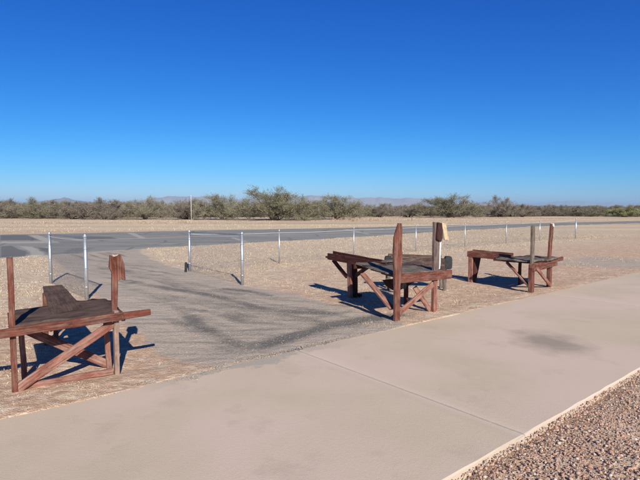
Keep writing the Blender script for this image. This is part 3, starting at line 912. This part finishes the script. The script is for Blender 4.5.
# ---------- stand 2 (middle)
def stand_two():
    s = empty('starting_stand', (1.11, 7.21, 0), R(38))
    tag(s, 'dark red stand with a pale board nailed to its rear post, in the middle', 'wooden stand', 'wooden stands beside the walk')
    tp = [(-.055, -.02), (.055, -.02), (.055, .55), (.085, .72), (.095, 1.05), (.08, 1.10), (.085, 1.40), (.07, 1.475), (.015, 1.48), (-.07, 1.28), (-.085, 1.0), (-.07, .85), (-.055, .6)]
    part('tall_post', 'red', s, lambda bm: prism(bm, tp, -.055, -.012))
    zf = lambda a: .700 - .03 * a
    zt = lambda a, b: zf(a) + .085 * max(0, b - .1)
    bd('front_board', 'red', s, (-.02, .012, .655), (1.33, .012, .615), .14, .04, seg=9, jit=.003)
    for b, w in ((.17, .27), (.45, .27), (.72, .25), (.95, .19)):
        bd('top_board', 'grey_wood' if b in (.45, .95) else 'dark_wood', s, (-.03 + .2 * b, b, zt(0, b)), (1.32 - .22 * (b - .17), b, zt(1.3, b)), w, .034, (0, 1, .085), seg=7, jit=.004)
    bd('loose_board', 'grey_wood', s, (.62, .84, .80), (1.12, .93, .785), .10, .022, (0, 1, .1), seg=5)
    bd('rear_board', 'red_dark', s, (.14, 1.06, .735), (1.10, 1.06, .715), .09, .036, seg=6)
    matting('top_mat', 'mat_grey', s, [(-.06, .12), (.5, .04), (1.20, .05), (1.10, .50), (.60, .66), (.05, .74)], lambda a, b: zt(a, b) + .016, 8, .030, .010)
    bd('rear_post', 'brown_grey', s, (.985, .055, .6), (1.01, .075, 1.475), .125, .05, (1, 0, 0), seg=8, jit=.004)
    ph = part('post_block', 'black_red', s, lambda bm: prism(bm, [(.955, 1.20), (1.06, 1.16), (1.10, 1.22), (1.075, 1.46), (.985, 1.47)], .005, .045))
    part('nailed_board', 'raw_wood', s, lambda bm: prism(bm, [(1.085, 1.465), (1.19, 1.455), (1.275, 1.17), (1.165, 1.185)], .02, .045))
    bd('pale_strip', 'white', s, (1.062, .038, .72), (1.082, .038, 1.17), .022, .018, (1, 0, 0), seg=4)
    bd('leg', 'red_faded', s, (.965, .06, -.02), (.975, .06, .60), .085, .06, (1, 0, 0))
    bd('cross_brace', 'red_faded', s, (.045, .022, .10), (.90, .04, .49), .085, .034, seg=7)
    bd('rear_brace', 'red_faded', s, (.93, .11, .05), (.68, .22, .44), .075, .034)
    bd('knee_brace', 'red_faded', s, (-.005, .70, .66), (.0, .06, .20), .10, .036, (1, 0, 0))
    bd('rear_leg', 'red_dark', s, (.90, .60, -.02), (.90, .60, .63), .07, .05, (1, 0, 0))
    # under-shelf seen below the front edge
    part('under_board', 'black_red', s, lambda bm: prism(bm, [(.06, .60), (.78, .585), (.74, .50), (.62, .45), (.45, .41), (.28, .42), (.14, .50)], .30, .335))
    part('shelf_block', 'grey_wood', s, lambda bm: prism(bm, [(.40, .44), (.47, .43), (.50, .48), (.48, .54), (.41, .55), (.38, .49)], .22, .30))
    # stem
    bd('stem_floor', 'red_dark', s, (.68, .94, .715), (.78, 2.48, .745), .22, .03, (1, 0, 0), seg=8)
    bd('stem_side', 'red_dark', s, (.565, .74, .725), (.665, 2.40, .765), .125, .03, seg=8)
    bd('stem_side', 'red_dark', s, (.795, 1.02, .735), (.895, 2.52, .785), .125, .03, seg=8)
    bd('stem_end', 'red_dark', s, (.69, 2.36, .752), (.87, 2.36, .757), .10, .03, seg=2)
    bd('end_leg', 'red_dark', s, (.92, 1.90, -.02), (.90, 1.90, .73), .12, .05, (0, 1, 0))
    bd('end_leg', 'red_faded', s, (.80, 1.90, -.02), (.77, 1.90, .71), .10, .05, (0, 1, 0))
    bd('foot_block', 'red_dark', s, (.98, 1.80, .03), (.98, 1.98, .03), .09, .06)
    bd('end_brace', 'red_dark', s, (.77, 1.96, .40), (.71, 2.30, .70), .075, .032)
    bd('stem_brace', 'red', s, (.90, 1.87, .42), (.84, 1.40, .68), .075, .032)
    return s
stand_two()

# ---------- stand 3 (right, farther)
def stand_three():
    s = empty('starting_stand', (4.22, 9.68, 0), R(45))
    tag(s, 'farther red stand with a grey upright and a white tipped red upright, at right', 'wooden stand', 'wooden stands beside the walk')
    bd('grey_upright', 'grey_wood', s, (-.005, .03, .60), (-.015, .03, 1.355), .12, .045, (1, 0, 0), seg=8, jit=.003)
    bd('red_upright', 'red', s, (.955, .06, .60), (1.055, .06, 1.36), .115, .045, (1, 0, 0), seg=8, jit=.004)
    part('white_tip', 'white', s, lambda bm: prism(bm, [(1.05, 1.32), (1.11, 1.29), (1.13, 1.33), (1.09, 1.375), (1.05, 1.365)], .03, .09))
    zf = lambda a: .615 - .015 * a
    for b, w in ((.20, .28), (.50, .28), (.75, .18)):
        bd('top_board', 'red_dark', s, (.0, b, zf(0)), (1.32, b, zf(1.3)), w, .034, (0, 1, 0), seg=6, jit=.003)
    matting('top_mat', 'mat_grey', s, [(-.08, .34), (.02, -.02), (.95, -.03), (1.50, .02), (1.35, .60), (.6, .90), (.05, .84)], lambda a, b: zf(a) + .016 + .01 * math.sin(5 * a), 21, .05, .016)
    bd('front_board', 'red', s, (-.10, .038, .560), (1.68, .036, .580), .085, .036, seg=8, jit=.003)
    bd('low_rail', 'red', s, (-.06, .0, .485), (1.22, .0, .500), .075, .045, seg=6)
    bd('leg', 'red', s, (.0, .04, -.02), (.0, .04, .58), .12, .08, (1, 0, 0))
    bd('leg', 'red', s, (1.0, .06, -.02), (.99, .06, .58), .10, .08, (1, 0, 0))
    bd('cross_brace', 'red_faded', s, (.12, -.01, .50), (.96, .01, .05), .075, .034, seg=7)
    bd('knee_brace', 'red_faded', s, (.13, .60, .57), (-.01, .09, .16), .085, .036, (1, 0, 0))
    bd('rear_leg', 'red_dark', s, (.92, .66, -.02), (.92, .66, .59), .07, .05, (1, 0, 0))
    bd('stem_floor', 'red_dark', s, (.52, .70, .625), (.52, 1.62, .645), .24, .03, (1, 0, 0), seg=6)
    bd('stem_side', 'red', s, (.39, .60, .645), (.39, 1.64, .665), .13, .03, seg=7)
    bd('stem_side', 'red', s, (.65, .70, .660), (.65, 1.64, .685), .13, .03, seg=7)
    bd('stem_end', 'red', s, (.41, 1.62, .670), (.63, 1.62, .675), .11, .03, seg=2)
    bd('end_leg', 'red_faded', s, (.43, 1.57, -.02), (.41, 1.57, .60), .10, .05, (0, 1, 0))
    bd('end_leg', 'red_faded', s, (.62, 1.57, -.02), (.62, 1.57, .62), .10, .05, (0, 1, 0))
    part('gusset', 'red_dark', s, lambda bm: prism(bm, [(.46, .58), (.78, .60), (.64, .22), (.50, .03), (.46, .03)], 1.50, 1.525))
    return s
stand_three()

# ---------- low rail bench behind the middle stand
def back_bench():
    s = empty('low_bench', (1.42, 10.05, 0), R(-2))
    tag(s, 'low weathered bench with a dark rounded back panel, behind the middle stand', 'bench')
    bd('back_panel', 'dark_wood', s, (.02, 0, .585), (1.16, 0, .56), .225, .05, seg=7, jit=.004)
    bd('top_cap', 'mat_brown', s, (-.02, .01, .735), (1.05, .01, .705), .05, .10, seg=6, jit=.004)
    for a in (-.02, 1.20):
        bm = bmesh.new(); bm.loops.layers.uv.verify()
        pts = []
        for k in range(16):
            t = 2 * math.pi * k / 16
            cx, cz = math.cos(t), math.sin(t)
            pts.append((a + .075 * math.copysign(abs(cx) ** .5, cx), .585 + .135 * math.copysign(abs(cz) ** .5, cz)))
        prism(bm, pts, -.03, .09)
        me = bpy.data.meshes.new('end_panel'); bm.to_mesh(me); bm.free()
        link('end_panel', me, M['rubber'], s)
    for a in (.0, 1.14):
        bd('leg', 'grey_wood', s, (a, .035, -.02), (a, .035, .47), .07, .06, (1, 0, 0))
        bd('rear_leg', 'grey_wood', s, (a, .36, -.02), (a, .36, .38), .07, .06, (1, 0, 0))
    for b in (.14, .30): bd('seat_board', 'grey_wood', s, (-.06, b, .40), (1.2, b, .40), .14, .035, (0, 1, 0), seg=6)
    return s
back_bench()

# ------------------------------------------------------------------ mesquites
def make_tree(kind, seed, width, height, density=1.0, fol='foliage', bare=0.0):
    """trunk mesh (stems and limbs) + crown mesh (fine twigs and leaf clusters), unit metres, base at origin"""
    rs = np.random.default_rng(seed); rd = random.Random(seed)
    tr = Raw(); tips = []
    nst = rd.randint(7, 9)
    for i in range(nst):
        az = 2 * math.pi * (i + rd.random() * .7) / nst
        p = Vector((rd.uniform(-.12, .12) * width * .3, rd.uniform(-.12, .12) * width * .3, -.1))
        outw = rd.uniform(.15, 1.0) if i % 3 else rd.uniform(.8, 1.1)
        tgt = Vector((math.cos(az) * width * .42 * outw, math.sin(az) * width * .42 * outw, height * (.74 - .42 * outw * outw) * rd.uniform(.80, 1.05)))
        r = rd.uniform(.05, .10) * (height / 4) ** .8
        steps = 7
        last = p
        for k in range(1, steps + 1):
            f = k / steps
            q = p.lerp(tgt, f) + Vector((rd.gauss(0, .07), rd.gauss(0, .07), rd.gauss(0, .05) + .18 * height * math.sin(f * math.pi) * .5)) * (height / 4)
            r1 = r * (1 - .8 * f)
            tube(tr, last, q, r * (1 - .8 * (k - 1) / steps), 5, r1, caps=False)
            if k >= 2:
                for _ in range(2):
                    d = Vector((rd.gauss(0, 1), rd.gauss(0, 1), rd.uniform(-.3, .6))).normalized() * rd.uniform(.35, .85) * height * .20
                    tube(tr, q, q + d, r1 * .6 + .006, 4, .006, caps=False)
                    tips.append(q + d); tips.append(q + d * .55)
            last = q
        tips.append(last)
    for _ in range(int(95 * width / 6)):
        a = rd.random() * 6.283; rr = width * .5 * math.sqrt(rd.random())
        hz_ = height * .8 * math.sqrt(max(0, 1 - (rr / (width * .52)) ** 2))
        tips.append(Vector((math.cos(a) * rr, math.sin(a) * rr, rd.uniform(.03, 1.0) ** .8 * hz_ * .92)))
    trunk = (tr.v, tr.f)
    T = np.array([tuple(t) for t in tips])
    # twigs: thin strips spraying out of each tip
    k = int(22 * density * len(T)); 
    c = T[rs.integers(0, len(T), k)] + rs.normal(0, .15 * height / 4, (k, 3))
    d = rs.normal(0, 1, (k, 3)); d[:, 2] = np.abs(d[:, 2]) * .8 + rs.normal(0, .25, k)
    rad = c.copy(); rad[:, 2] *= .35; rad /= (np.linalg.norm(rad, axis=1, keepdims=True) + .3)
    d = d + rad * .9; d /= np.linalg.norm(d, axis=1, keepdims=True)
    L = rs.uniform(.15, .55, k) * height / 4
    side = np.cross(d, rs.normal(0, 1, (k, 3))); side /= np.linalg.norm(side, axis=1, keepdims=True) + 1e-6
    w = rs.uniform(.007, .016, k)[:, None]
    tw = np.stack([c - side * w, c + side * w, c + d * L[:, None] + side * w * .4, c + d * L[:, None] - side * w * .4], 1)
    # leaf clusters along twigs
    m = int(25 * density * len(T) * (1 - bare))
    ii = rs.integers(0, k, m)
    cc = c[ii] + d[ii] * (L[ii] * rs.uniform(.1, 1.0, m))[:, None] + rs.normal(0, .05, (m, 3))
    a1 = rs.normal(0, 1, (m, 3)); a1 /= np.linalg.norm(a1, axis=1, keepdims=True)
    a2 = np.cross(a1, rs.normal(0, 1, (m, 3))); a2 /= np.linalg.norm(a2, axis=1, keepdims=True) + 1e-6
    s1 = rs.uniform(.025, .07, m)[:, None]; s2 = rs.uniform(.008, .022, m)[:, None]
    lf = np.stack([cc - a1 * s1, cc + a2 * s2, cc + a1 * s1, cc - a2 * s2], 1)
    V = np.concatenate([tw, lf]).reshape(-1, 3)
    V[:, 2] = np.maximum(V[:, 2], .02)
    Fq = np.arange(len(V)).reshape(-1, 4)
    return trunk, V, Fq

protos = []
specs = [(101, 6.5, 3.6, 1.25, 'foliage', .0), (102, 5.5, 3.2, 1.1, 'foliage', .1), (103, 6.0, 3.0, 1.0, 'foliage_grey', .35),
         (104, 7.5, 3.4, 1.15, 'foliage', .15), (105, 5.0, 2.7, 1.0, 'foliage_grey', .5), (106, 6.5, 2.9, 1.0, 'foliage_grey', .25), (107, 4.0, 2.4, 1.4, 'foliage_pale', -.2)]
for sp in specs:
    trunk, V, Fq = make_tree('m', *sp[:4], bare=sp[5])
    tm = bpy.data.meshes.new('trunk'); tm.from_pydata(trunk[0], [], trunk[1]); tm.update(); tm.materials.append(M['bark'])
    cm = bpy.data.meshes.new('crown')
    cm.vertices.add(len(V)); cm.vertices.foreach_set('co', V.astype(np.float32).ravel())
    cm.loops.add(len(V)); cm.loops.foreach_set('vertex_index', Fq.astype(np.int32).ravel())
    cm.polygons.add(len(Fq)); cm.polygons.foreach_set('loop_start', np.arange(0, len(V), 4, dtype=np.int32)); cm.polygons.foreach_set('loop_total', np.full(len(Fq), 4, dtype=np.int32))
    cm.update(calc_edges=True); cm.materials.append(M[sp[4]])
    protos.append((tm, cm, float(np.percentile(np.abs(V[:, 0]), 97)) * 2, float(np.percentile(V[:, 2], 98.9))))

def mesquite(k, x, y, w, h, label, group, name='mesquite_tree', cat='tree', rz=None):
    tm, cm, pw, phh = protos[k]
    r = empty(name, (x, y, 0), random.uniform(0, 6.28) if rz is None else rz)
    r.scale = (1.15 * w / pw, 1.15 * w / pw, h / phh)
    tag(r, label, cat, group)
    t = bpy.data.objects.new('trunk', tm); C.objects.link(t); t.parent = r
    c = bpy.data.objects.new('crown', cm); C.objects.link(c); c.parent = r
    return r
GR = 'mesquites along the far side of the field'
# the ones that stand out in front: x, y, width, height (metres)
front = [
 (0, -6.2, 68.0, 8.2, 4.15, 'biggest bushy mesquite, rounded and olive, just left of centre'),
 (3, -2.6, 73.5, 4.6, 2.9, 'smaller olive mesquite joined to the right side of the biggest one'),
 (1, 2.6, 72.5, 5.8, 3.4, 'rounded olive mesquite standing alone right of the biggest one, at centre'),
 (1, -14.0, 71.5, 6.0, 3.45, 'rounded grey green mesquite just left of the biggest one'),
 (0, 23.2, 88.0, 8.8, 3.7, 'wide spreading mesquite behind the pale board of the middle stand'),
 (2, 33.5, 92.0, 5.4, 3.7, 'dark pointed mesquite right of the wide spreading one'),
 (5, 38.0, 93.0, 4.4, 2.3, 'low grey mesquite next to the dark pointed one'),
 (5, 11.2, 92.0, 5.4, 2.4, 'low grey mesquite behind the pointed red post of the middle stand'),
 (1, 7.2, 90.0, 4.0, 2.4, 'low olive mesquite just right of the lone central one'),
 (5, 16.6, 91.0, 4.6, 2.3, 'low grey mesquite left of the wide spreading one'),
 (3, -26.5, 75.0, 6.4, 3.15, 'broad grey green mesquite left of the thin white pole'),
 (5, -19.8, 74.0, 5.6, 2.9, 'low grey mesquite right behind the thin white pole'),
 (2, -33.5, 76.0, 7.0, 3.0, 'grey mesquite above the forked post of the left stand'),
 (5, -38.5, 77.0, 5.4, 2.6, 'low dark mesquite above the gap between the two left fence posts'),
 (3, -44.8, 79.0, 7.5, 3.0, 'wide grey mesquite beyond the leftmost fence post, below the cone shaped hill'),
 (2, -51.0, 81.0, 6.0, 2.9, 'grey mesquite near the left edge of the photo'),
 (4, -30.2, 71.5, 2.4, 1.5, 'small brown shrub in front of the left treeline'),
]
for k, x, y, w, h, lb in front:
    mesquite(k, x, y, w * 1.12, h, lb, GR)
mesquite(6, 58.0, 94.0, 5.4, 1.7, 'low pale green shrub in front of the treeline near the right edge', None, 'green_shrub', 'shrub')
# rows that read as a hedge
def row(n, px0, px1, d0, d1, h0, h1, label, group, kinds=(2, 3, 4, 5)):
    for i in range(n):
        px = px0 + (px1 - px0) * (i + random.uniform(.15, .85)) / n
        d = random.uniform(d0, d1)
        mesquite(random.choice(kinds), (px - 320) / 493 * d, d, random.uniform(5.0, 8.5), random.uniform(h0, h1), label, group)
row(20, -30, 205, 84, 100, 2.3, 2.9, 'grey mesquite in the hedge like row beyond the left half of the field', 'mesquites in the left hedge row')
row(13, -30, 205, 104, 124, 2.5, 3.0, 'grey mesquite in the hedge like row beyond the left half of the field', 'mesquites in the left hedge row')
row(12, 200, 350, 90, 110, 1.7, 2.2, 'grey mesquite in the row behind the big central ones', 'mesquites in the centre hedge row')
row(18, 340, 500, 98, 118, 1.9, 2.4, 'grey mesquite in the low row beyond the middle and right stands', 'mesquites in the low middle row')
row(26, 500, 680, 98, 112, 1.8, 2.15, 'grey mesquite in the even dark row at the right side of the field', 'mesquites in the right hedge row')
row(18, 480, 680, 118, 140, 2.0, 2.35, 'grey mesquite in the even dark row at the right side of the field', 'mesquites in the right hedge row')
# scrub far behind, one mass
vs = []; 
tm, cm, pw, phh = protos[5]
k = 420
co = np.zeros(len(cm.vertices) * 3, np.float32); cm.vertices.foreach_get('co', co); co = co.reshape(-1, 4, 3)
allv = []
for i in range(k):
    sel = co[rng.integers(0, len(co), 420)]
    d = rng.uniform(150, 420); px = rng.uniform(-60, 700)
    a = rng.random() * 6.28; cs, sn = math.cos(a), math.sin(a)
    s = rng.uniform(1.2, 1.9); q = sel.copy() * 1.0
    ctr = sel.mean(1, keepdims=True)
    q = ctr * np.array([s, s, rng.uniform(.55, .75)]) + (sel - ctr) * 3.4
    x = q[..., 0] * cs - q[..., 1] * sn + (px - 320) / 493 * d; y = q[..., 0] * sn + q[..., 1] * cs + d
    allv.append(np.stack([x, y, np.maximum(q[..., 2], 0)], -1))
V = np.concatenate(allv).reshape(-1, 3)
o = np_mesh('distant_scrub', V, np.arange(len(V)).reshape(-1, 4), M['foliage_grey'])
tag(o, 'grey mass of scrub far beyond the treeline', 'scrub', kind='stuff')

# thin white pole in front of the left treeline
pr_ = Raw(); tube(pr_, (0, 0, -.1), (0, 0, 3.35), .032, 8, .026); tube(pr_, (0, 0, 3.3), (.0, 0, 3.42), .04, 8)
o = pr_.build('white_pole', M['white'], None, True); o.location = (-17.6, 67.5, 0)
tag(o, 'thin upright white pole in front of the left treeline', 'pole')

# ------------------------------------------------------------------ hills: ridge profiles at their own distances, with depth behind and before
def ridge(name, dist, depth, prof, mat, seed, label, rough=.10):
    na = 420; nr = 26
    px = np.linspace(prof[0][0], prof[-1][0], na)
    top = np.interp(px, [p[0] for p in prof], [p[1] for p in prof])
    top = top + (208 - top) * .22 * fbm(px + seed * 7, px * 0 + seed, 9.0)
    hgt = 1.7 + (208 - top) / 493 * dist
    ax = (px - 320) / 493
    tt = np.linspace(-1, 1, nr)
    PX, TT = np.meshgrid(ax, tt, indexing='ij')
    Yd = dist + depth * TT
    Xd = PX * Yd
    HH = np.repeat(hgt[:, None], nr, 1)
    env = np.clip(1 - np.abs(TT) ** 1.3, 0, 1)
    nz = fbm(PX * 493 + seed * 13, TT * 25 + seed, 16.0)
    Zd = HH * env * (1 + (rough * 2.2) * nz * (1 - np.exp(-(TT / .35) ** 2))) - 5
    fade = np.minimum(1, np.minimum(np.arange(na), np.arange(na)[::-1]) / 12.0)[:, None]
    Zd = (Zd + 5) * fade - 5
    id_ = np.arange(na * nr).reshape(na, nr)
    Ff = np.stack([id_[:-1, :-1], id_[1:, :-1], id_[1:, 1:], id_[:-1, 1:]], -1).reshape(-1, 4)
    o = np_mesh(name, np.stack([Xd, Yd, Zd], -1).reshape(-1, 3), Ff, mat, smooth=True)
    tag(o, label, None, kind='structure')
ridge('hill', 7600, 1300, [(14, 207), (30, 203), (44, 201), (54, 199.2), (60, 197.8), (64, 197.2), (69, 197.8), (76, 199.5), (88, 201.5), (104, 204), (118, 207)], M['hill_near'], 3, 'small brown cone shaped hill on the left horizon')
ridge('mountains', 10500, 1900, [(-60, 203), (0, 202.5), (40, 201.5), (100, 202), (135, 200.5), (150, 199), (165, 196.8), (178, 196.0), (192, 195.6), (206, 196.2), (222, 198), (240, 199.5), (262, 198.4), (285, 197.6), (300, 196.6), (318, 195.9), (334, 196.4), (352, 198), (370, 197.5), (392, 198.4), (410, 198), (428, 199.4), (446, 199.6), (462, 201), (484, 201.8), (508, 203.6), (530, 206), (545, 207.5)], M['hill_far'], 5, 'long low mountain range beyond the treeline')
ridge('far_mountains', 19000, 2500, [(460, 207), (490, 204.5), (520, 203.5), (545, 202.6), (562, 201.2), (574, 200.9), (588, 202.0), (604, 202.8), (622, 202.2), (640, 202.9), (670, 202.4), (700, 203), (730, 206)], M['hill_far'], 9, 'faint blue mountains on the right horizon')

# ------------------------------------------------------------------ haze
hz = NT('haze'); hz.t.nodes.remove(hz.b)
pv = hz.n('ShaderNodeVolumePrincipled')
pv.inputs['Color'].default_value = (.50, .74, 1.0, 1)
pv.inputs['Density'].default_value = 7.5e-5
pv.inputs['Anisotropy'].default_value = 0.0
hz.l(pv.outputs[0], hz.out.inputs['Volume'])
bmz = bmesh.new(); bmesh.ops.create_cube(bmz, size=1.0)
zt, zb = 285.0, -9.0
for v in bmz.verts:
    v.co = (v.co.x * 56000, v.co.y * 56000, zb if v.co.z < 0 else zt)
me = bpy.data.meshes.new('haze'); bmz.to_mesh(me); bmz.free()
tag(link('haze', me, hz.m), 'thin even haze over the whole plain', None, kind='stuff')
